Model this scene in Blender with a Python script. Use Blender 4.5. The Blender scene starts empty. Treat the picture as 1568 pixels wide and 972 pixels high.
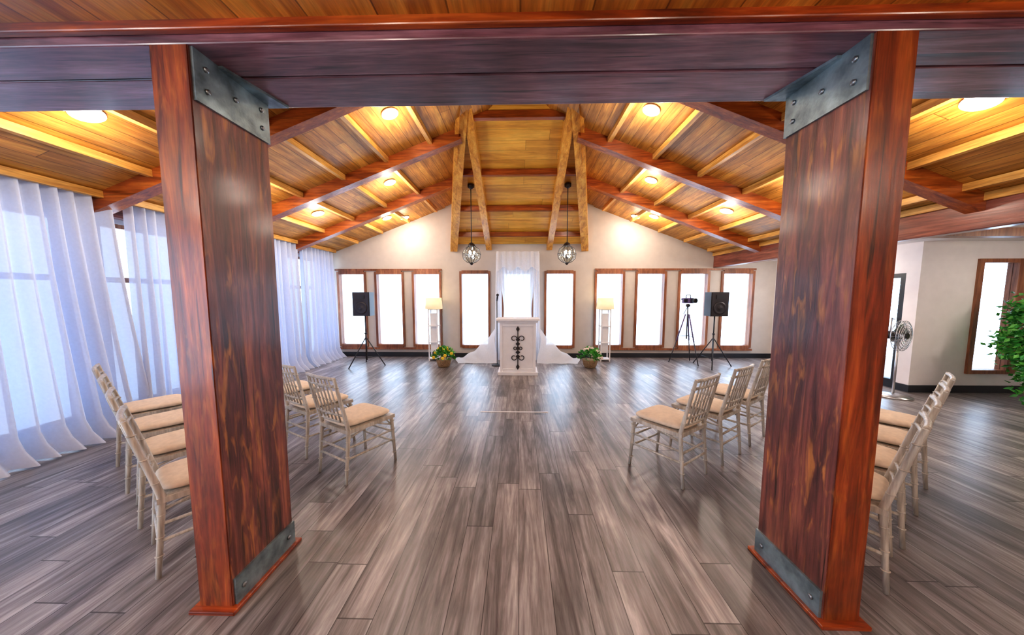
import bpy, bmesh, math, random
from mathutils import Vector, Matrix
random.seed(3)
scene=bpy.context.scene
V=Vector

# ------------------------------------------------------------ materials
def newmat(name):
    m=bpy.data.materials.new(name); m.use_nodes=True
    nt=m.node_tree
    b=nt.nodes['Principled BSDF']
    return m,nt,b
def mth(nt,op,a,b=None,c=None):
    n=nt.nodes.new('ShaderNodeMath'); n.operation=op
    for i,v in enumerate((a,b,c)):
        if v is None: continue
        if isinstance(v,(int,float)): n.inputs[i].default_value=v
        else: nt.links.new(v,n.inputs[i])
    return n.outputs[0]
def mixc(nt,typ,fac,a,b):
    n=nt.nodes.new('ShaderNodeMixRGB'); n.blend_type=typ
    for i,v in enumerate((fac,a,b)):
        if isinstance(v,(int,float)): n.inputs[i].default_value=v
        elif isinstance(v,tuple): n.inputs[i].default_value=(*v,1)
        else: nt.links.new(v,n.inputs[i])
    return n.outputs[0]
def ramp(nt,fac,stops):
    n=nt.nodes.new('ShaderNodeValToRGB'); nt.links.new(fac,n.inputs[0])
    cr=n.color_ramp
    while len(cr.elements)<len(stops): cr.elements.new(.5)
    for e,(p,c) in zip(cr.elements,stops):
        e.position=p; e.color=(*c,1)
    return n.outputs[0]
def noise(nt,vec,scale,detail=5,dist=0,rough=.55):
    n=nt.nodes.new('ShaderNodeTexNoise'); nt.links.new(vec,n.inputs['Vector'])
    n.inputs['Scale'].default_value=scale; n.inputs['Detail'].default_value=detail
    n.inputs['Distortion'].default_value=dist; n.inputs['Roughness'].default_value=rough
    return n.outputs[0]
def wood(name,dark,mid,light,axis='Y',scale=1.,rough=.3,plank=None,coat=.0,groove=.35,knots=None,kf=.6,var=.3,bump=.15,crack=0.,gw=.035,contrast=.8,coat_r=.15):
    m,nt,b=newmat(name)
    tc=nt.nodes.new('ShaderNodeTexCoord').outputs['Object']
    def mapped(al,ac):
        mk=nt.nodes.new('ShaderNodeMapping'); nt.links.new(tc,mk.inputs[0])
        s=[float(ac)]*3; s['XYZ'.index(axis)]=float(al); mk.inputs['Scale'].default_value=s
        return mk.outputs[0]
    vec=mapped(1.1*scale,14*scale)
    var_s=None;gmask=None
    if plank:
        w,L,across=plank
        sp=nt.nodes.new('ShaderNodeSeparateXYZ'); nt.links.new(tc,sp.inputs[0])
        ac=sp.outputs['XYZ'.index(across)]; al=sp.outputs['XYZ'.index(axis)]
        q=mth(nt,'DIVIDE',ac,w); idx=mth(nt,'FLOOR',q); fr=mth(nt,'FRACT',q)
        wn=nt.nodes.new('ShaderNodeTexWhiteNoise'); wn.noise_dimensions='1D'; nt.links.new(idx,wn.inputs['W'])
        q2=mth(nt,'ADD',mth(nt,'DIVIDE',al,L),mth(nt,'MULTIPLY',wn.outputs[0],7.3))
        idy=mth(nt,'FLOOR',q2); fy=mth(nt,'FRACT',q2)
        cb=nt.nodes.new('ShaderNodeCombineXYZ'); nt.links.new(idx,cb.inputs[0]); nt.links.new(idy,cb.inputs[1])
        wn2=nt.nodes.new('ShaderNodeTexWhiteNoise'); wn2.noise_dimensions='3D'; nt.links.new(cb.outputs[0],wn2.inputs['Vector'])
        var_s=wn2.outputs[0]
        va=nt.nodes.new('ShaderNodeVectorMath'); va.operation='MULTIPLY_ADD'
        nt.links.new(wn2.outputs[1],va.inputs[0]); va.inputs[1].default_value=(20,20,20); nt.links.new(vec,va.inputs[2])
        vec=va.outputs[0]
        g1=mth(nt,'LESS_THAN',fr,gw); g2=mth(nt,'LESS_THAN',fy,.004/L*1.5)
        gmask=mth(nt,'MAXIMUM',g1,g2)
    n1=noise(nt,vec,1.0,7,.9,.62)
    col=ramp(nt,n1,[(.32,dark),(.5,mid),(.68,light)])
    if knots:
        n2=noise(nt,mapped(4.5,26),1,3,.8)
        f=ramp(nt,n2,[(.52,(0,0,0)),(.66,(1,1,1))])
        n2b=noise(nt,tc,2.6,2); f2=ramp(nt,n2b,[(.40,(0,0,0)),(.58,(1,1,1))])
        col=mixc(nt,'MIX',mth(nt,'MULTIPLY',mth(nt,'MULTIPLY',f,f2),kf),col,knots)
    n3=noise(nt,tc,1.7,4)
    f3=ramp(nt,n3,[(.3,(.6,.6,.6)),(.7,(1.25,1.25,1.25))])
    col=mixc(nt,'MULTIPLY',contrast,col,f3)
    n5=noise(nt,mapped(6,70),1,3,.2); f5=ramp(nt,n5,[(.3,(.68,.68,.68)),(.7,(1.18,1.18,1.18))])
    col=mixc(nt,'MULTIPLY',contrast,col,f5)
    if crack:
        n6=noise(nt,mapped(1.3,34),1,3,.6); f6=ramp(nt,n6,[(.30,(.12,.10,.10)),(.38,(1,1,1))])
        col=mixc(nt,'MULTIPLY',crack,col,f6)
    if plank:
        vr=mth(nt,'ADD',mth(nt,'MULTIPLY',var_s,var*2),1-var)
        cv=nt.nodes.new('ShaderNodeCombineXYZ')
        for i in range(3): nt.links.new(vr,cv.inputs[i])
        col=mixc(nt,'MULTIPLY',1.,col,cv.outputs[0])
        col=mixc(nt,'MIX',mth(nt,'MULTIPLY',gmask,1-groove),col,tuple(x*.25 for x in dark))
    nt.links.new(col,b.inputs['Base Color'])
    b.inputs['Roughness'].default_value=rough
    b.inputs['Coat Weight'].default_value=coat; b.inputs['Coat Roughness'].default_value=coat_r
    bp=nt.nodes.new('ShaderNodeBump'); bp.inputs['Strength'].default_value=bump; bp.inputs['Distance'].default_value=.01
    h=n1
    if plank: h=mth(nt,'SUBTRACT',n1,gmask)
    nt.links.new(h,bp.inputs['Height']); nt.links.new(bp.outputs[0],b.inputs['Normal'])
    return m
def plain(name,col,rough=.5,metal=0.,emis=None,es=0.,var=.12,scale=6.,bump=0.):
    m,nt,b=newmat(name)
    tc=nt.nodes.new('ShaderNodeTexCoord').outputs['Object']
    n=noise(nt,tc,scale,4)
    c=ramp(nt,n,[(.3,tuple(x*(1-var) for x in col)),(.7,tuple(min(1,x*(1+var)) for x in col))])
    nt.links.new(c,b.inputs['Base Color'])
    b.inputs['Roughness'].default_value=rough; b.inputs['Metallic'].default_value=metal
    if emis: b.inputs['Emission Color'].default_value=(*emis,1); b.inputs['Emission Strength'].default_value=es
    if bump:
        bp=nt.nodes.new('ShaderNodeBump'); bp.inputs['Strength'].default_value=bump; bp.inputs['Distance'].default_value=.01
        nt.links.new(n,bp.inputs['Height']); nt.links.new(bp.outputs[0],b.inputs['Normal'])
    return m
def sheer(name,col,transp=.18,transl=.5):
    m=bpy.data.materials.new(name); m.use_nodes=True; nt=m.node_tree; nt.nodes.clear()
    out=nt.nodes.new('ShaderNodeOutputMaterial')
    d=nt.nodes.new('ShaderNodeBsdfDiffuse'); t=nt.nodes.new('ShaderNodeBsdfTranslucent'); tr=nt.nodes.new('ShaderNodeBsdfTransparent')
    tc=nt.nodes.new('ShaderNodeTexCoord').outputs['Object']
    n=noise(nt,tc,40,3); c=ramp(nt,n,[(.3,tuple(x*.94 for x in col)),(.7,col)])
    nt.links.new(c,d.inputs[0]); nt.links.new(c,t.inputs[0])
    m1=nt.nodes.new('ShaderNodeMixShader'); m1.inputs[0].default_value=transl
    nt.links.new(d.outputs[0],m1.inputs[1]); nt.links.new(t.outputs[0],m1.inputs[2])
    m2=nt.nodes.new('ShaderNodeMixShader'); m2.inputs[0].default_value=transp
    nt.links.new(m1.outputs[0],m2.inputs[1]); nt.links.new(tr.outputs[0],m2.inputs[2])
    nt.links.new(m2.outputs[0],out.inputs[0])
    return m
def glassm(name,tint=(1,1,1),gl=.07):
    m=bpy.data.materials.new(name); m.use_nodes=True; nt=m.node_tree; nt.nodes.clear()
    out=nt.nodes.new('ShaderNodeOutputMaterial')
    g=nt.nodes.new('ShaderNodeBsdfGlossy'); g.inputs['Roughness'].default_value=.03
    tr=nt.nodes.new('ShaderNodeBsdfTransparent'); tr.inputs[0].default_value=(*tint,1)
    m2=nt.nodes.new('ShaderNodeMixShader'); m2.inputs[0].default_value=gl
    nt.links.new(tr.outputs[0],m2.inputs[1]); nt.links.new(g.outputs[0],m2.inputs[2])
    nt.links.new(m2.outputs[0],out.inputs[0])
    return m
RD,RM,RL=(.09,.013,.004),(.25,.040,.008),(.46,.105,.018)
m_col=wood('stained_timber_z',RD,RM,RL,'Z',1,.36,coat=.25,crack=.85,knots=(.55,.17,.025),kf=.4,contrast=1.)
m_coli=wood('stained_timber_shade_tint',(.045,.013,.014),(.17,.044,.034),(.36,.11,.065),'Z',1.1,.36,coat=.3,knots=(.64,.24,.055),kf=.6,crack=.95,bump=.4,contrast=1.)  # blue reflection and shade of the inner column faces put into the wood colour
m_beamX=wood('stained_timber_x_reflect_tint',(.10,.036,.05),(.24,.095,.12),(.40,.20,.23),'X',1,.3,coat=.4,crack=.9,contrast=1.)  # bluish reflection on the lintel underside mixed into the timber colour
m_trimX=wood('stained_trim_x',RD,(.33,.05,.008),(.58,.13,.02),'X',1,.3,coat=.4)
m_beamY=wood('stained_timber_y',(.10,.02,.015),(.24,.06,.035),(.38,.13,.08),'Y',1,.3,coat=.3,crack=.5)
m_raf=wood('rafter_timber',(.16,.028,.008),(.35,.080,.014),(.54,.16,.03),'X',1,.35,coat=.2,crack=.5)
m_pur=wood('purlin_timber',(.45,.19,.04),(.68,.35,.08),(.84,.50,.15),'Y',1,.4)
m_cen=wood('centre_timber_brightened',(.44,.16,.02),(.74,.34,.05),(.88,.50,.10),'Y',1,.35,coat=.2,contrast=.5)  # lighter timber colour makes up for weak bounce light on the chute
m_ceil=wood('ceiling_planks',(.32,.12,.018),(.52,.225,.038),(.68,.35,.07),'Y',.8,.42,plank=(.13,3.,'X'),var=.14,groove=.25,gw=.05)
m_ceilc=wood('ceiling_planks_gold_brightened',(.58,.25,.03),(.82,.43,.06),(.90,.57,.11),'X',.5,.4,plank=(.16,2.,'Y'),var=.07,groove=.5,contrast=.4)  # plank colour raised in place of light lacking on the centre chute
m_ceilr=wood('ceiling_planks_red',(.36,.09,.012),(.60,.20,.025),(.75,.32,.05),'Y',.8,.35,plank=(.28,4.,'X'),var=.12,groove=.3,coat=.2,gw=.025)
m_floor=wood('floor_planks',(.085,.068,.066),(.25,.22,.218),(.46,.425,.425),'Y',.9,.36,plank=(.17,1.3,'X'),var=.30,groove=.15,bump=.06,coat=.2,gw=.024,coat_r=.26,contrast=.9)
m_wall=plain('wall_paint',(.58,.53,.48),.8,var=.04)
m_wall2=plain('wall_paint_light',(.84,.79,.79),.8,var=.03)
m_frame=wood('window_frame_wood',(.16,.05,.02),(.30,.11,.05),(.42,.18,.08),'Z',1,.4)
m_black=plain('black_plastic',(.02,.022,.028),.45)
m_dark=plain('dark_metal',(.05,.045,.05),.4,.6)
m_steel=plain('galvanised_steel',(.24,.31,.34),.38,.65,var=.5,scale=11,bump=.25)
m_bolt=plain('bolt_steel',(.28,.30,.32),.35,.9)
m_chair=wood('champagne_chair_paint',(.46,.41,.35),(.62,.57,.50),(.76,.72,.66),'Z',1.5,.35)
m_cush=plain('cushion_fabric',(.74,.62,.50),.85,scale=30,var=.08,bump=.1)
m_white=plain('white_paint',(.85,.85,.88),.5,var=.04)
m_tulle=sheer('tulle',(.93,.95,1.0),.08,.38)
m_cur=sheer('sheer_curtain_fabric',(.66,.71,.86),.06,.15)
m_glass=glassm('window_glass')
m_globe=glassm('lantern_glass',(.9,.93,.9),.18)
m_leaf=plain('leaf_green',(.04,.26,.04),.45,var=.5,scale=12)
m_leaf2=plain('leaf_light',(.14,.48,.08),.45,var=.4,scale=12)
m_yel=plain('yellow_petals',(.9,.62,.05),.6)
m_pink=plain('pale_petals',(.9,.75,.72),.6)
m_wick=plain('wicker',(.30,.19,.10),.7,var=.4,scale=40)
m_bark=plain('bark',(.18,.11,.06),.8,var=.4,scale=20)
m_bulb=plain('lamp_glow',(1,.97,.9),.5,emis=(1,.95,.88),es=60)
m_shade=plain('lamp_shade',(.9,.78,.55),.8,emis=(1,.78,.45),es=.4)
m_chrome=plain('brushed_metal',(.6,.6,.62),.3,.9)
m_purple=plain('camcorder_body',(.12,.08,.20),.4)

# ------------------------------------------------------------ mesh builder
class MB:
    def __init__(s,name,*mats):
        s.bm=bmesh.new(); s.name=name; s.mats=mats
    def face(s,vs,m=0,smooth=False):
        try: f=s.bm.faces.new(vs)
        except ValueError: return
        f.material_index=m; f.smooth=smooth
    def hexa(s,P,m=0):
        v=[s.bm.verts.new(p) for p in P]
        for q in ((0,3,2,1),(4,5,6,7),(0,1,5,4),(1,2,6,5),(2,3,7,6),(3,0,4,7)):
            s.face([v[i] for i in q],m)
    def box(s,a,b,m=0):
        x0,y0,z0=[min(a[i],b[i]) for i in range(3)]; x1,y1,z1=[max(a[i],b[i]) for i in range(3)]
        s.hexa([(x0,y0,z0),(x1,y0,z0),(x1,y1,z0),(x0,y1,z0),(x0,y0,z1),(x1,y0,z1),(x1,y1,z1),(x0,y1,z1)],m)
    def prism(s,pts,vec,m=0):
        vec=V(vec); n=len(pts)
        a=[s.bm.verts.new(p) for p in pts]; b=[s.bm.verts.new(V(p)+vec) for p in pts]
        s.face(a[::-1],m); s.face(b,m)
        for i in range(n): s.face([a[i],a[(i+1)%n],b[(i+1)%n],b[i]],m)
    def beam(s,p0,p1,w,h,m=0,up=(0,0,1)):
        p0=V(p0);p1=V(p1);d=(p1-p0).normalized();side=d.cross(V(up)).normalized();u=side.cross(d).normalized()
        P=[]
        for p in (p0,p1):
            for a,b in ((-1,-1),(1,-1),(1,1),(-1,1)): P.append(p+side*a*w/2+u*b*h/2)
        s.hexa(P,m)
    def tube(s,pts,r,m=0,n=8,cap=True):
        pts=[V(p) for p in pts]
        rs=r if isinstance(r,(list,tuple)) else [r]*len(pts)
        rings=[];prev=None
        for i,p in enumerate(pts):
            t=(pts[min(i+1,len(pts)-1)]-pts[max(i-1,0)])
            if t.length<1e-9: t=V((0,0,1))
            t.normalize()
            if prev is None:
                a=t.cross(V((0,0,1)) if abs(t.z)<.9 else V((1,0,0))).normalized()
            else:
                a=(prev-t*prev.dot(t)).normalized()
            prev=a; b=t.cross(a)
            rings.append([s.bm.verts.new(p+(a*math.cos(2*math.pi*k/n)+b*math.sin(2*math.pi*k/n))*rs[i]) for k in range(n)])
        for i in range(len(rings)-1):
            for k in range(n):
                s.face([rings[i][k],rings[i][(k+1)%n],rings[i+1][(k+1)%n],rings[i+1][k]],m,True)
        if cap:
            s.face(rings[0][::-1],m); s.face(rings[-1],m)
    def lathe(s,c,prof,m=0,n=20,axis='Z'):
        c=V(c);rings=[]
        for r,h in prof:
            ring=[]
            for k in range(n):
                a=2*math.pi*k/n
                o=(r*math.cos(a),r*math.sin(a),h)
                if axis=='Y': o=(o[0],h,o[1])
                if axis=='X': o=(h,o[0],o[1])
                ring.append(s.bm.verts.new(c+V(o)))
            rings.append(ring)
        for i in range(len(rings)-1):
            for k in range(n): s.face([rings[i][k],rings[i][(k+1)%n],rings[i+1][(k+1)%n],rings[i+1][k]],m,True)
        if prof[0][0]>1e-4: s.face(rings[0][::-1],m)
        if prof[-1][0]>1e-4: s.face(rings[-1],m)
    def ring(s,c,R,r,m=0,axis='Z',n=24,k=6):
        c=V(c);pts=[]
        for i in range(n+1):
            a=2*math.pi*i/n
            o={'Z':(R*math.cos(a),R*math.sin(a),0),'Y':(R*math.cos(a),0,R*math.sin(a)),'X':(0,R*math.cos(a),R*math.sin(a))}[axis]
            pts.append(c+V(o))
        s.tube(pts,r,m,k,False)
    def grid(s,fn,nu,nv,m=0,smooth=True):
        g=[[s.bm.verts.new(fn(i/nu,j/nv)) for j in range(nv+1)] for i in range(nu+1)]
        for i in range(nu):
            for j in range(nv): s.face([g[i][j],g[i+1][j],g[i+1][j+1],g[i][j+1]],m,smooth)
    def ball(s,c,r,m=0,sx=1,sy=1,sz=1):
        c=V(c)
        s.grid(lambda u,v:c+V((r*sx*math.sin(math.pi*v)*math.cos(2*math.pi*u),r*sy*math.sin(math.pi*v)*math.sin(2*math.pi*u),r*sz*math.cos(math.pi*v))),12,8,m)
    def mesh(s):
        bmesh.ops.remove_doubles(s.bm,verts=s.bm.verts,dist=1e-5)
        bmesh.ops.recalc_face_normals(s.bm,faces=s.bm.faces)
        me=bpy.data.meshes.new(s.name+'_mesh'); s.bm.to_mesh(me); s.bm.free()
        for m in s.mats: me.materials.append(m)
        return me
    def done(s,loc=(0,0,0),rz=0,bevel=0):
        me=s.mesh(); return inst(s.name,me,loc,rz,bevel)
def inst(name,me,loc=(0,0,0),rz=0,bevel=0):
    o=bpy.data.objects.new(name,me); scene.collection.objects.link(o)
    o.location=loc; o.rotation_euler=(0,0,rz)
    if bevel:
        b=o.modifiers.new('bevel','BEVEL'); b.width=bevel; b.segments=2; b.limit_method='ANGLE'
    return o

# ------------------------------------------------------------ dimensions
XL=-4.75; XE=4.62; YF=7.5; XR=6.1; YR=4.85; XO=9.2; YB=-3.5
RID=4.27; SL=.38
def roof(x): return RID-SL*abs(x)
RAF=[3.3,4.72,6.15]
C0,C1=1.32,1.715   # column depth
HB=2.53
def pz(y): return 6.28-.48*y
def hw(y): return .79+.255*(y-4.4)

# floor
f=MB('floor',m_floor); f.box((XL-.3,YB-.2,-.15),(XO+.2,YF+.3,0)); f.done()

# far wall
W=[(-4.10,.72),(-3.17,.72),(-2.25,.72),(-1.06,.74),(-.04,.74),(.975,.74),(2.18,.72),(3.16,.74),(4.18,.74),(5.21,.78)]
ZB,ZT=.27,2.07
w=MB('wall_far',m_wall)
def wseg(x0,x1,yf,z0,z1): w.box((x0,yf,z0),(x1,YF+.2,z1))
BX=1.75
def yfront(x): return YF-.08 if abs(x)<BX else YF
edges=[XL-.1]
for c,ww in W: edges+= [c-ww/2+.03,c+ww/2-.03]
edges.append(XR+.1)
for i in range(0,len(edges),2):
    a,b=edges[i],edges[i+1]
    cuts=[a]+[k for k in (-BX,BX) if a<k<b]+[b]
    for p,q in zip(cuts,cuts[1:]): wseg(p,q,yfront((p+q)/2),ZB,ZT)
for p,q in ((XL-.1,-BX),(-BX,BX),(BX,XR+.1)): wseg(p,q,yfront((p+q)/2),0,ZB)
w.prism([(XL-.1,YF,ZT),(-BX,YF,ZT),(-BX,YF,roof(BX)+.1),(XL-.1,YF,roof(XL-.1)+.1)],(0,.2,0))
w.prism([(-BX,YF-.08,ZT),(BX,YF-.08,ZT),(BX,YF-.08,roof(BX)+.1),(0,YF-.08,RID+.1),(-BX,YF-.08,roof(BX)+.1)],(0,.28,0))
w.prism([(BX,YF,ZT),(4.7,YF,ZT),(4.7,YF,roof(4.7)+.1),(BX,YF,roof(BX)+.1)],(0,.2,0))
w.box((4.7,YF,ZT),(XR+.1,YF+.2,2.6))
w.done()
for i,(c,ww) in enumerate(W):
    yf=yfront(c)
    o=MB('window_%d'%(i+1),m_frame,m_glass)
    a,b=c-ww/2,c+ww/2; t=.055
    for q in ((a,a+t),(b-t,b)): o.box((q[0],yf-.035,ZB-.02),(q[1],yf+.10,ZT+.02))
    for q in ((ZB-.04,ZB+.04),(ZT-.04,ZT+.04)): o.box((a+t,yf-.04,q[0]),(b-t,yf+.10,q[1]))
    o.box((a+t,yf+.05,ZB+.04),(b-t,yf+.06,ZT-.04),1)
    o.done()
for i,(a,b) in enumerate(((-4.5,-1.88),(1.82,5.62))):
    o=MB('trim_%d'%(i+1),m_frame)
    o.box((a,YF-.03,ZT+.04),(b,YF,ZT+.085)); o.box((a,YF-.05,ZB-.085),(b,YF,ZB-.04)); o.done()
o=MB('baseboard_far',m_black); o.box((XL,YF-.03,0),(-BX,YF,.11)); o.box((-BX,YF-.11,0),(BX,YF-.08,.11)); o.box((BX,YF-.03,0),(XR,YF,.11)); o.done()

# left wall with large windows behind the sheers
w=MB('wall_left',m_wall,m_frame)
w.box((XL-.15,YB,0),(XL,YF,.15)); w.box((XL-.15,YB,2.35),(XL,YF,2.7))
posts=[YB,0.3,1.9]+RAF+[YF]
for y in posts:
    w.box((XL-.15,y-.12,.15),(XL,y+.12,2.35),1)
w.done()
for i in range(1,len(posts)-1):
    o=MB('window_%d'%(10+i),m_frame,m_glass)
    a,b=posts[i]+.12,posts[i+1]-.12
    o.box((XL-.11,a,.15),(XL-.03,a+.05,2.35)); o.box((XL-.11,b-.05,.15),(XL-.03,b,2.35))
    o.box((XL-.11,a+.05,.15),(XL-.03,b-.05,.20)); o.box((XL-.11,a+.05,2.30),(XL-.03,b-.05,2.35)); o.box((XL-.11,a+.05,1.66),(XL-.03,b-.05,1.72))
    o.box((XL-.08,a+.05,.20),(XL-.07,b-.05,1.66),1); o.box((XL-.08,a+.05,1.72),(XL-.07,b-.05,2.30),1); o.done()
w=MB('wall_back',m_wall); w.box((XL-.15,YB-.15,0),(XO+.15,YB,2.9)); w.done()

# right walls
w=MB('wall_right',m_wall2)
doors=[(5.02,5.85),(6.55,7.35)]; DT=1.86
ys=[YR]+[k for d in doors for k in d]+[YF]
for i in range(0,len(ys),2): w.box((XR,ys[i],0),(XR+.12,ys[i+1],DT))
w.box((XR,YR,DT),(XR+.12,YF,2.6))
w.done()
for i,(a,b) in enumerate(doors):
    o=MB('door_%d'%(i+1),m_black,m_glass,m_chrome)
    X0,X1=XR+.01,XR+.10; t=.07; a+=.004;b-=.004
    o.box((X0,a,0.002),(X1,a+t,DT-.004)); o.box((X0,b-t,0.002),(X1,b,DT-.004)); o.box((X0,a+t,DT-t),(X1,b-t,DT-.004)); o.box((X0,a+t,0.002),(X1,b-t,.14)); 
    o.box((XR+.03,a+t,.14),(XR+.04,b-t,DT-t),1); o.tube([(XR-.03,a+.1,.85),(XR-.03,a+.1,1.15)],.012,2)
    o.tube([(XR-.03,a+.1,.87),(XR+.03,a+.1,.87)],.009,2); o.tube([(XR-.03,a+.1,1.13),(XR+.03,a+.1,1.13)],.009,2)
    o.done()
w=MB('wall_right_return',m_wall2)
wx0,wx1=6.92,7.66
w.box((XR+.12,YR,0),(wx0,YR+.12,2.6)); w.box((wx1,YR,0),(XO+.1,YR+.12,2.6)); w.box((wx0,YR,0),(wx1,YR+.12,.3)); w.box((wx0,YR,2.06),(wx1,YR+.12,2.6)); w.done()
o=MB('window_17',m_frame,m_glass)
for q in ((wx0,wx0+.07),(wx1-.16,wx1)): o.box((q[0],YR-.03,.3),(q[1],YR+.09,2.06))
o.box((wx0+.07,YR-.03,.3),(wx1-.16,YR+.09,.36)); o.box((wx0+.07,YR-.03,2.0),(wx1-.16,YR+.09,2.06)); o.box((wx0+.07,YR+.03,.36),(wx1-.16,YR+.04,2.0),1); o.done()
w=MB('wall_side_right',m_wall2); w.box((XO,YB,0),(XO+.15,YR+.12,2.9)); w.done()
o=MB('baseboard_right',m_black)
o.box((XR-.025,YR-.025,0),(XR,5.02,.11)); o.box((XR-.025,5.85,0),(XR,6.55,.11)); o.box((XR,YR-.025,0),(XO,YR,.11)); o.done()

# ceilings
c=MB('ceiling_vault',m_ceil)
for s_ in (-1,1):
    e=s_*4.9 if s_<0 else s_*4.74
    c.prism([(0,1.6,RID),(e,1.6,roof(e)),(e,1.6,roof(e)+.12),(0,1.6,RID+.12)],(0,YF+.2-1.6,0))
c.done()
c=MB('ceiling_entry',m_ceilr); c.box((XL-.15,YB-.1,2.60),(XO+.15,1.5,2.72)); c.done()
c=MB('ceiling_aisle',m_wall2,m_frame); c.box((4.7,1.6,2.32),(XO+.15,YF+.2,2.42)); c.done()
w=MB('wall_gable_near',m_ceil); w.prism([(XL,1.55,2.6),(XO,1.55,2.6),(4.7,1.55,2.75),(0,1.55,RID+.1),(XL,1.55,2.65)],(0,.08,0)); w.done()

# eave beams
o=MB('eave_beam',m_beamY,m_pur); o.box((XE,1.75,2.17),(XE+.14,YF,2.50)); o.box((XE-.03,1.75,2.44),(XE,YF,2.52),1); o.done(bevel=.008)
o=MB('eave_beam',m_beamY); o.box((XL,1.75,2.40),(XL+.12,YF,2.50)); o.done()
o=MB('trim_3',m_frame); o.box((XE+.14,2.2,2.22),(XO,2.32,2.32)); o.box((XE+.14,3.9,2.22),(XO,4.02,2.32)); o.done()

# rafters
for y in RAF:
    o=MB('rafter_beam',m_raf); d=.17
    for s_ in (-1,1):
        e=s_*4.62; i0=0 if y<4 else s_*(hw(y)-.02)
        o.prism([(i0,y-.07,roof(i0)),(e,y-.07,roof(e)),(e,y-.07,roof(e)-d),(i0,y-.07,roof(i0)-d)],(0,.14,0))
    o.done()
# purlins
ys=[1.75]+RAF+[YF-.08]
o=MB('ceiling_purlins',m_pur)
for (a,b) in zip(ys,ys[1:]):
    for x in (1.3,1.95,2.6,3.25,3.85,4.4):
        for s_ in (-1,1):
            xx=s_*x; z=roof(x)-.035
            if x<hw(b)+.1 and b>4: continue
            o.beam((xx,a+.071,z),(xx,b-.071,z),.06,.07)
o.done()
# central descending panel
o=MB('ceiling_chute',m_ceilc,m_cen,m_raf)
ya,yb=4.12,7.40
o.prism([(-hw(ya),ya,pz(ya)),(hw(ya),ya,pz(ya)),(hw(yb),yb,pz(yb)),(-hw(yb),yb,pz(yb))],(0,0,.04),0)
for s_ in (-1,1):
    o.beam((s_*hw(ya),ya,pz(ya)-.09),(s_*hw(yb),yb,pz(yb)-.09),.16,.2,1)
    o.beam((s_*.71,ya,pz(ya)-.075),(s_*.71,yb,pz(yb)-.075),.13,.17,1)
    P=[(s_*hw(ya),ya,pz(ya)),(s_*hw(yb),yb,pz(yb)),(s_*hw(yb),yb,roof(hw(yb))),(s_*hw(ya),ya,roof(hw(ya)))]
    o.prism(P,(s_*.03,0,0),1)
for y in (4.56,5.46,6.25,7.0):
    o.beam((-hw(y),y,pz(y)-.05),(hw(y),y,pz(y)-.05),.08,.10,2)
o.done()

# lintel beam & columns
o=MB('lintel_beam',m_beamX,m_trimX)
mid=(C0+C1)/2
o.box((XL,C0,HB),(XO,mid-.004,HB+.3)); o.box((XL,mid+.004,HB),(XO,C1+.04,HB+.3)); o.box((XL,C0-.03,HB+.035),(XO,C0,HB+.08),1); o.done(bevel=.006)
for s_,xi in ((-1,-1.365),(1,1.395)):
    xo=xi+s_*.16
    o=MB('timber_column',m_col,m_coli); o.box((xi+s_*.004,C0,.02),(xo,C1,HB)); o.box((xi,C0+.004,.021),(xi+s_*.004,C1-.004,HB-.001),1); col=o.done()
    o=MB('column_base_board',m_trimX); o.box((xi-s_*.03,C0-.03,0),(xo+s_*.03,C1+.03,.02)); b=o.done(bevel=.004); b.parent=col
    o=MB('steel_bracket',m_steel,m_bolt); t=.012; xs=xi-s_*t
    o.box((xi,C0+.01,HB-.21),(xs,C1,HB))
    o.prism([(xi,C0+.12,HB),(xi,C1+.02,HB),(xi-s_*.11,C1+.02,HB),(xi-s_*.03,C0+.12,HB)],(0,0,-.012))
    o.box((xi,C0+.01,.02),(xs,C1,.15))
    for (y,z) in ((C0+.06,HB-.06),(C0+.06,HB-.15),(C1-.05,HB-.06),(C1-.05,HB-.15),(mid,HB-.10),(C0+.05,.085),(C1-.05,.085)):
        o.lathe((xs,y,z),[(.012,0),(.012,-s_*.006),(.006,-s_*.010)],1,8,'X')
    b=o.done(); b.parent=col

# sheer curtains
def curtain(y0,y1,flare=0.,seed=0):
    rnd=random.Random(seed); ph=[rnd.uniform(0,6) for _ in range(4)]
    o=MB('sheer_curtain',m_cur)
    L=y1-y0; nf=L/.125
    top=2.64
    def fn(u,v):
        z=.012+(top-.012)*v
        fl=flare*(1-v)**1.5
        y=y0-fl*.3+u*(L+fl*1.3)
        t=u*nf*2*math.pi
        amp=.050+.03*(1-v)+.012*math.sin(u*23+ph[1])
        x=-4.46+amp*math.sin(t+1.1*math.sin(u*9+ph[0])+.2*math.sin(v*2+u*5+ph[3]))+.02*(1-v)*math.sin(t*.37+ph[1])+.02*(1-v)*math.sin(u*14+ph[2])
        x+=.16*max(0,(.10-v)/.10)**2
        return V((x,y,z))
    o.grid(fn,int(nf*12),22); o.tube([(-4.46,y0-.05,top),(-4.46,y1+.05,top)],.015,0)
    return o.done()
curtain(1.05,1.98,.05,0)
curtain(1.9,3.38,.22,1); curtain(3.46,4.80,.08,2); curtain(4.92,6.14,.08,3); curtain(6.24,7.34,.05,4)

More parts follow.
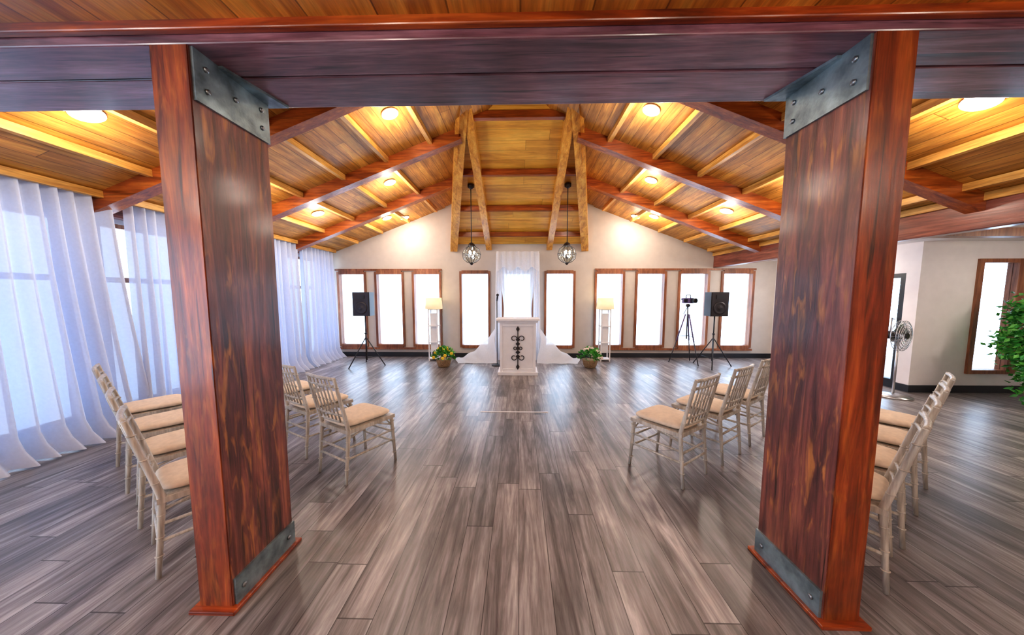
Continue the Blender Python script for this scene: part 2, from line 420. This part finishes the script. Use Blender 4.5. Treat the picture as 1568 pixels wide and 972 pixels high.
# ------------------------------------------------------------ chairs
def chair_mesh():
    o=MB('chiavari_chair',m_chair,m_cush)
    sh=.43; H=.88
    def px(z): return -.19 - (.0 if z<sh else (z-sh)*.22) - (0.04*(sh-z)/sh if z<sh else 0)
    for s_ in (-1,1):
        o.tube([(s_*.185,px(z),z) for z in (0,.2,sh,.6,.75,H)],[.012,.014,.017,.015,.014,.012],0)
        for z in (.12,.22,.34,.52,.66,.80): o.ring((s_*.185,px(z),z),.015,.004,0,n=10,k=4)
        o.tube([(s_*.215,.225,0),(s_*.205,.20,sh)],[.012,.017],0)
        for z in (.08,.2,.3,.38): o.ring((s_*.212,.218-.03*z,z),.015,.004,0,n=10,k=4)
        for z in (.2,.29): o.tube([(s_*.187,px(z),z),(s_*.21,.212,z)],.009,0)
        o.tube([(s_*.187,px(.36),.36),(s_*.1975,.0,sh-.01)],.007,0); o.tube([(s_*.207,.206,.34),(s_*.1975,.03,sh-.01)],.007,0)
    for z in (.18,.27): o.tube([(-.21,.214,z),(.21,.214,z)],.009,0); o.tube([(-.187,px(z),z),(.187,px(z),z)],.009,0)
    o.tube([(-.207,.206,.33),(-.05,.2,sh-.01)],.007,0); o.tube([(.207,.206,.33),(.05,.2,sh-.01)],.007,0)
    o.prism([(-.2,-.21,sh-.025),(.2,-.21,sh-.025),(.225,.225,sh-.025),(-.225,.225,sh-.025)],(0,0,.03),0)
    def cu(u,v):
        a=2*math.pi*u
        ca,sa=math.cos(a),math.sin(a); p=.35
        X=math.copysign(abs(ca)**p,ca); Y=math.copysign(abs(sa)**p,sa)
        rr=math.sin(math.pi*min(v,1)) ; q=rr**.4 if rr>0 else 0
        wx=(.195+.02*Y)*q*X; return V((wx,.01+.212*q*Y,sh+.005+.028-.028*math.cos(math.pi*(v))))
    o.grid(cu,32,10,1)
    for z,rr in ((H-.012,.013),(H-.075,.011),(.56,.010),(.50,.010)): 
        o.tube([(-.185,px(z),z),(-.09,px(z)-.012,z),(0,px(z)-.016,z),(.09,px(z)-.012,z),(.185,px(z),z)],rr,0)
    for i in range(6):
        x=-.13+i*.052; o.tube([(x,px(.50)-.012,.50),(x,px(H)-.012,H-.012)],.007,0,6)
        o.ring((x,px(.68)-.012,.68),.009,.004,0,n=8,k=4)
    return o.mesh()
cm=chair_mesh()
def chair(x,y,deg): inst('chiavari_chair',cm,(x,y,0),math.radians(deg))
for i,(x,y) in enumerate(((-1.93,1.77),(-2.46,2.11),(-2.99,2.45),(-3.55,2.81))): chair(x,y,-37)
for x,y in ((-1.43,2.59),(-2.02,2.97),(-2.6,3.36)): chair(x,y,-28)
for i,(x,y) in enumerate(((1.86,1.77),(2.29,2.06),(2.73,2.35),(3.18,2.65))): chair(x,y,39)
for x,y in ((1.30,2.60),(1.83,2.95),(2.35,3.33)): chair(x,y,35)

# ------------------------------------------------------------ altar group
o=MB('altar_pedestal',m_white,m_dark)
yc=5.95
o.box((-.40,yc-.24,0),(.36,yc+.24,.06)); o.box((-.36,yc-.20,.06),(.32,yc+.20,1.0)); o.box((-.40,yc-.24,1.0),(.36,yc+.24,1.04)); o.box((-.43,yc-.27,1.04),(.39,yc+.27,1.075))
for q in ((-.36,-.31),(.27,.32)): o.box((q[0],yc-.215,.06),(q[1],yc-.20,1.0))
o.box((-.31,yc-.215,.93),(.27,yc-.20,1.0)); o.box((-.31,yc-.215,.06),(.27,yc-.20,.12))
xc=-.02; yy=yc-.212
def T(pts,r=.009): o.tube([(xc+p[0],yy,p[1]) for p in pts],r,1,6)
T([(0,.15),(0,.88)],.010)
for zc,sg in ((.34,1),(.70,-1),(.52,1)):
    for s_ in (-1,1):
        R=.075 if zc!=.52 else .05
        T([(s_*(R+math.cos(a)*R*(1-a/14)),zc+sg*math.sin(a)*R*(1-a/14)) for a in [math.pi+i*.45 for i in range(13)]],.009)
for z in (.16,.88):
    o.prism([(xc,yy-.008,z-.06),(xc+.035,yy-.008,z),(xc,yy-.008,z+.06),(xc-.035,yy-.008,z)],(0,.014,0),1)
for z in (.36,.44,.52,.60,.68): o.prism([(xc,yy-.008,z-.045),(xc+.045,yy-.008,z),(xc,yy-.008,z+.045),(xc-.045,yy-.008,z)],(0,.014,0),1)
o.done(bevel=.004)

o=MB('wedding_backdrop',m_white,m_tulle)
Y0=7.12; xb=-.03
for s_ in (-1,1): o.box((xb+s_*.43-.03,Y0-.03,0),(xb+s_*.43+.03,Y0+.03,2.46))
o.box((xb-.46,Y0-.04,2.40),(xb+.46,Y0+.04,2.48))
for s_ in (-1,1):
    def dr(u,v,s_=s_):
        tie=math.exp(-((v-.52)/.25)**2)
        inner=0.0
        outer=.42-.10*tie
        x=xb+s_*(inner+(outer-inner)*u)
        return V((x,Y0-.05-(.035-.012*tie)*math.sin(u*30+.8*math.sin(v*5)+s_),2.40-2.38*v))
    o.grid(dr,90,20,1)
    def sd(u,v,s_=s_):
        x=xb+s_*(.36+.13*u+.05*v*u)
        return V((x,Y0-.09-.025*math.sin(u*16+v*2),2.46-2.44*v))
    o.grid(sd,26,16,1)
def sw(u,v):
    return V((xb-.48+.96*u,Y0-.12-.02*math.sin(u*40)-.01*v,2.50-(.40+.05*math.cos(u*math.pi*6))*v))
o.grid(sw,110,10,1)
for s_ in (-1,1):
    def fn(u,v,s_=s_):
        h=.72*(1-u)**1.6+.03
        x=xb+s_*(.48+.90*u+.05*math.sin(v*5)); y=7.22-(.12+.40*v)-.015*math.sin(u*17+v*4)
        z=.012+h*(1-v)**1.2+.02*(1+math.sin(u*19+v*5))*(1-v)
        return V((x,y,z))
    o.grid(fn,70,16,1)
o.done()

def bouquet(x,y,fm,seed):
    rnd=random.Random(seed)
    o=MB('flower_basket',m_wick,m_leaf,fm,m_leaf2)
    o.lathe((0,0,0),[(.11,0),(.14,.06),(.16,.15),(.165,.17),(.15,.17)],0,18)
    for i in range(5): o.ring((0,0,.02+i*.032),.12+.009*i,.006,0,n=18,k=4)
    for i in range(190):
        a=rnd.uniform(0,6.28); el=rnd.uniform(.1,1.4); R=rnd.uniform(.12,.24)
        d=V((math.cos(a)*math.cos(el),math.sin(a)*math.cos(el),math.sin(el)))
        p=V((0,0,.16))+d*R; t=d.cross(V((rnd.random(),rnd.random(),rnd.random()))).normalized()*.03; q=p+d*.07
        vs=[o.bm.verts.new(k) for k in (p,p+d*.035+t,q,p+d*.035-t)]; o.face(vs,1 if i%3 else 3)
    for i in range(16):
        a=rnd.uniform(0,6.28); el=rnd.uniform(.2,1.4); R=rnd.uniform(.20,.27)
        c=V((R*math.cos(a)*math.cos(el),R*math.sin(a)*math.cos(el),.16+R*math.sin(el)))
        for k in range(6):
            b=k*math.pi/3; o.ball(c+V((.022*math.cos(b),0,.022*math.sin(b))),.015,2)
        o.ball(c,.017,2)
    o.done((x,y,0))
bouquet(-1.60,6.42,m_yel,1); bouquet(1.50,6.42,m_pink,2)

def floor_lamp(x,y):
    o=MB('floor_lamp',m_white,m_shade,m_chrome)
    for a in (-.1,.1):
        for b in (-.1,.1): o.box((a-.012,b-.012,0),(a+.012,b+.012,1.22))
    for z in (.04,.42,.80,1.18): o.box((-.115,-.115,z),(.115,.115,z+.02))
    o.box((-.07,-.07,.2),(.07,.07,1.1),0)
    o.tube([(0,0,1.2),(0,0,1.42)],.01,2)
    r0,r1=.20,.18
    o.lathe((0,0,0),[(r0,1.20),(r1,1.46),(r1-.004,1.46),(r0-.004,1.205)],1,24)
    o.ball((0,0,1.33),.035,1)
    ob=o.done((x,y,0))
    l=bpy.data.lights.new('bulb','POINT'); l.energy=2; l.color=(1,.75,.45); l.shadow_soft_size=.04
    lo=bpy.data.objects.new('bulb',l); scene.collection.objects.link(lo); lo.parent=ob; lo.location=(0,0,1.52)
floor_lamp(-1.98,7.1); floor_lamp(1.98,7.1)

def speaker(x,y):
    o=MB('speaker_on_stand',m_black,m_dark)
    o.prism([(-.18,-.15,1.08),(.18,-.15,1.08),(.13,.16,1.08),(-.13,.16,1.08)],(0,0,.5),0)
    o.box((-.165,-.158,1.10),(.165,-.15,1.56),1)
    o.lathe((0,-.158,1.25),[(.13,0),(.13,-.012),(.10,-.005),(.03,.0),(.02,-.01)],1,24,'Y')
    o.box((-.08,-.168,1.44),(.08,-.158,1.52),0)
    o.tube([(0,0,.12),(0,0,.7)],.018,1); o.tube([(0,0,.7),(0,0,1.09)],.013,0); o.ring((0,0,.7),.02,.012,0,n=12)
    for k in range(3):
        a=math.radians(90+120*k)+.5; d=V((math.cos(a),math.sin(a),0))
        o.tube([V((0,0,.62)),d*.40+V((0,0,.012))],.011,0); o.tube([V((0,0,.16)),d*.27+V((0,0,.21))],.007,0)
        o.ball(d*.40+V((0,0,.014)),.014,0)
    o.done((x,y,0))
speaker(-3.30,6.5); speaker(4.12,6.55)

o=MB('video_camera_on_tripod',m_dark,m_purple,m_black)
for k in range(3):
    a=math.radians(30+120*k); d=V((math.cos(a),math.sin(a),0))
    o.tube([V((0,0,1.1))+d*.04,d*.20+V((0,0,.5))],.014,1); o.tube([d*.20+V((0,0,.5)),d*.34+V((0,0,.01))],.010,0)
    o.tube([V((0,0,.62)),d*.17+V((0,0,.62))],.006,0)
o.tube([(0,0,.55),(0,0,1.28)],.013,0); o.lathe((0,0,1.26),[(.03,0),(.045,.02),(.045,.05),(.02,.07)],0,14)
o.tube([(0,0,1.28),(.14,.25,1.08)],.008,0)
o.box((-.05,-.10,1.34),(.05,.12,1.46),1); o.lathe((0,-.10,1.40),[(.045,0),(.045,-.06),(.052,-.065),(.052,-.1),(.03,-.1)],2,16,'Y')
o.box((-.15,-.04,1.36),(-.055,-.03,1.44),2); o.tube([(0,-.06,1.46),(0,-.05,1.52),(0,.05,1.52),(0,.06,1.46)],.009,2); o.lathe((0,.12,1.43),[(.022,0),(.02,.06)],2,10,'Y')
o.done((3.72,6.85,0),.3)

o=MB('microphone_stand',m_black,m_dark)
o.lathe((0,0,0),[(.12,0),(.12,.015),(.03,.03)],0,20); o.tube([(0,0,.02),(0,0,1.42)],.009,0); o.tube([(0,0,1.40),(.02,-.10,1.5)],.018,1); o.ball((.022,-.12,1.52),.03,1)
o.done((-.47,6.55,0))

o=MB('floor_tape_line',m_white); o.box((-.50,3.86,0.0005),(.38,3.885,.003)); o.done()

# pendants
def pendant(x,y):
    o=MB('pendant_lantern',m_dark,m_globe,m_bulb)
    zt=pz(y); zc=2.27
    o.lathe((0,0,zt),[(.06,0),(.06,-.05),(.02,-.08)],0,16)
    o.tube([(0,0,zt-.05),(0,0,zc+.2)],.008,0)
    o.lathe((0,0,zc),[(.02,.21),(.05,.19),(.075,.15),(.075,.14)],0,16)
    o.lathe((0,0,zc),[(.075,.14),(.135,.09),(.165,0),(.15,-.08),(.09,-.14),(.03,-.16)],1,24)
    o.lathe((0,0,zc),[(.02,-.15),(.035,-.17),(.01,-.20)],0,12)
    for k in range(6):
        a=k*math.pi/3
        o.tube([(math.cos(a)*r,math.sin(a)*r,zc+h) for r,h in ((.075,.14),(.14,.09),(.17,0),(.155,-.08),(.094,-.14),(.03,-.165))],.005,0,5)
    o.ring((0,0,zc),.168,.005,0)
    for k in range(3):
        a=k*2.1; o.tube([(0,0,zc-.08),(.05*math.cos(a),.05*math.sin(a),zc-.05),(.05*math.cos(a),.05*math.sin(a),zc)],.008,0)
        o.ball((.05*math.cos(a),.05*math.sin(a),zc+.03),.02,2,1,1,1.6)
    o.tube([(0,0,zc-.16),(0,0,zc+.14)],.005,0)
    o.done((x,y,0))
pendant(-.88,5.75); pendant(.88,5.75)

# fan
o=MB('pedestal_fan',m_chrome,m_dark)
o.lathe((0,0,0),[(.2,0),(.2,.02),(.05,.05)],0,24); o.tube([(0,0,.03),(0,0,.85)],.015,0); o.lathe((0,.03,.92),[(.03,.0),(.06,.03),(.06,.12),(.03,.15)],1,16,'Y')
o.tube([(0,.06,.82),(0,.06,.92)],.02,1)
for R,y in ((.22,0),(.22,-.05),(.15,-.07),(.15,.03),(.08,-.08),(.19,-.065),(.12,-.075)): o.ring((0,y,.92),R,.004,0,'Y',32,4)
for k in range(24):
    a=k*math.pi/12; c_,s_=math.cos(a),math.sin(a)
    o.tube([(.03*c_,-.085,.92+.03*s_),(.15*c_,-.072,.92+.15*s_),(.22*c_,-.045,.92+.22*s_),(.22*c_,0,.92+.22*s_),(.15*c_,.03,.92+.15*s_),(.04*c_,.04,.92+.04*s_)],.0025,0,4)
o.lathe((0,-.09,.92),[(.04,0),(.04,.03)],1,14,'Y')
for k in range(3):
    a=k*2.094
    def bl(u,v,a=a):
        rr=.03+.16*u; th=a+(v-.5)*(.9)+.2*u
        return V((rr*math.cos(th),-.03+.05*(v-.5),.92+rr*math.sin(th)))
    o.grid(bl,6,4,0)
o.done((5.60,4.62,0),math.radians(20))

# potted tree
rnd=random.Random(11)
o=MB('potted_ficus_tree',m_wick,m_bark,m_leaf,m_leaf2)
o.lathe((0,0,0),[(.17,0),(.21,.12),(.23,.22),(.21,.22),(.2,.19),(.01,.19)],0,24)
for k in range(3): o.tube([(.04*math.cos(k*2.1),.04*math.sin(k*2.1),.18),(.06*math.cos(k*2.1+1),.06*math.sin(k*2.1+1),.7),(.02,.02*k,1.2)],[.022,.018,.012],1)
for k in range(110):
    a=rnd.uniform(0,6.28); z0=rnd.uniform(.3,1.38); r=rnd.uniform(.25,.54)*(1-.4*abs(z0-.85)); z1=z0+rnd.uniform(-.12,.22)
    p=V((r*math.cos(a),r*math.sin(a),z1)); o.tube([(0,0,z0),(p.x*.5,p.y*.5,(z0+z1)/2+.05),p],[.008,.006,.003],1,5)
    for j in range(60):
        c=p*rnd.uniform(.5,1.05)+V((rnd.gauss(0,.05),rnd.gauss(0,.05),0))
        c.z=p.z+rnd.gauss(0,.08)
        d=V((rnd.gauss(0,1),rnd.gauss(0,1),rnd.gauss(-.3,.7))).normalized(); t=d.cross(V((rnd.gauss(0,1),rnd.gauss(0,1),1))).normalized()
        n=d.cross(t)*.006
        vs=[o.bm.verts.new(q) for q in (c,c+d*.035+t*.022+n,c+d*.085,c+d*.035-t*.022+n)]; o.face(vs,2 if rnd.random()<.55 else 3)
o.done((7.03,4.08,0))

# recessed downlights in the vault; entry and aisle cans are added fill
def can(x,y,z,e,flat=False,nm='downlight_or_fill'):
    o=MB(nm,m_white,m_bulb)
    o.lathe((0,0,0),[(.10,-.002),(.10,-.014),(.085,-.014),(.08,-.004)],0,24); o.lathe((0,0,0),[(.0,-.006),(.08,-.006)],1,24)
    ob=o.done((x,y,z-.004))
    if not flat: ob.rotation_euler=(0,math.atan(SL)*(1 if x>0 else -1),0)
    l=bpy.data.lights.new('lamp','POINT'); l.energy=e; l.color=(1,.88,.75); l.shadow_soft_size=.1
    lo=bpy.data.objects.new('lamp',l); scene.collection.objects.link(lo); lo.parent=ob; lo.location=(0,0,-.24)
for s_ in (-1,1):
    for x,y in ((3.45,2.5),(1.55,3.83),(3.5,4.0),(2.2,5.35),(3.5,5.4),(2.85,6.72)): can(s_*x,y,roof(x),18)
    can(s_*2.6,7.1,roof(2.6),5)
for x in (-3,-1,1,3): 
    for y in (-2.2,-.4): can(x,y,2.6,15,True)  # added fill cans behind the camera, lighting the entry and near columns
can(6.8,3.0,2.32,28,True); can(5.4,6,2.32,24,True); can(8.2,1,2.6,16,True)  # added cans that brighten the right side and aisle walls

# world
wd=bpy.data.worlds.new('sky'); scene.world=wd; wd.use_nodes=True
bg=wd.node_tree.nodes['Background']; bg.inputs[0].default_value=(.56,.75,1,1); bg.inputs[1].default_value=5.

# camera
cam=bpy.data.cameras.new('camera'); co=bpy.data.objects.new('camera',cam); scene.collection.objects.link(co)
cam.sensor_width=36; cam.lens=36*470/1568; cam.clip_start=.05; cam.shift_y=.0042
co.location=(0,0,1.5); co.rotation_euler=(math.radians(90-4.8),0,math.radians(1.3))
scene.camera=co
scene.view_settings.view_transform='Standard'
try: scene.view_settings.look='Medium High Contrast'
except Exception as e: print('look',e)
scene.view_settings.exposure=0.12
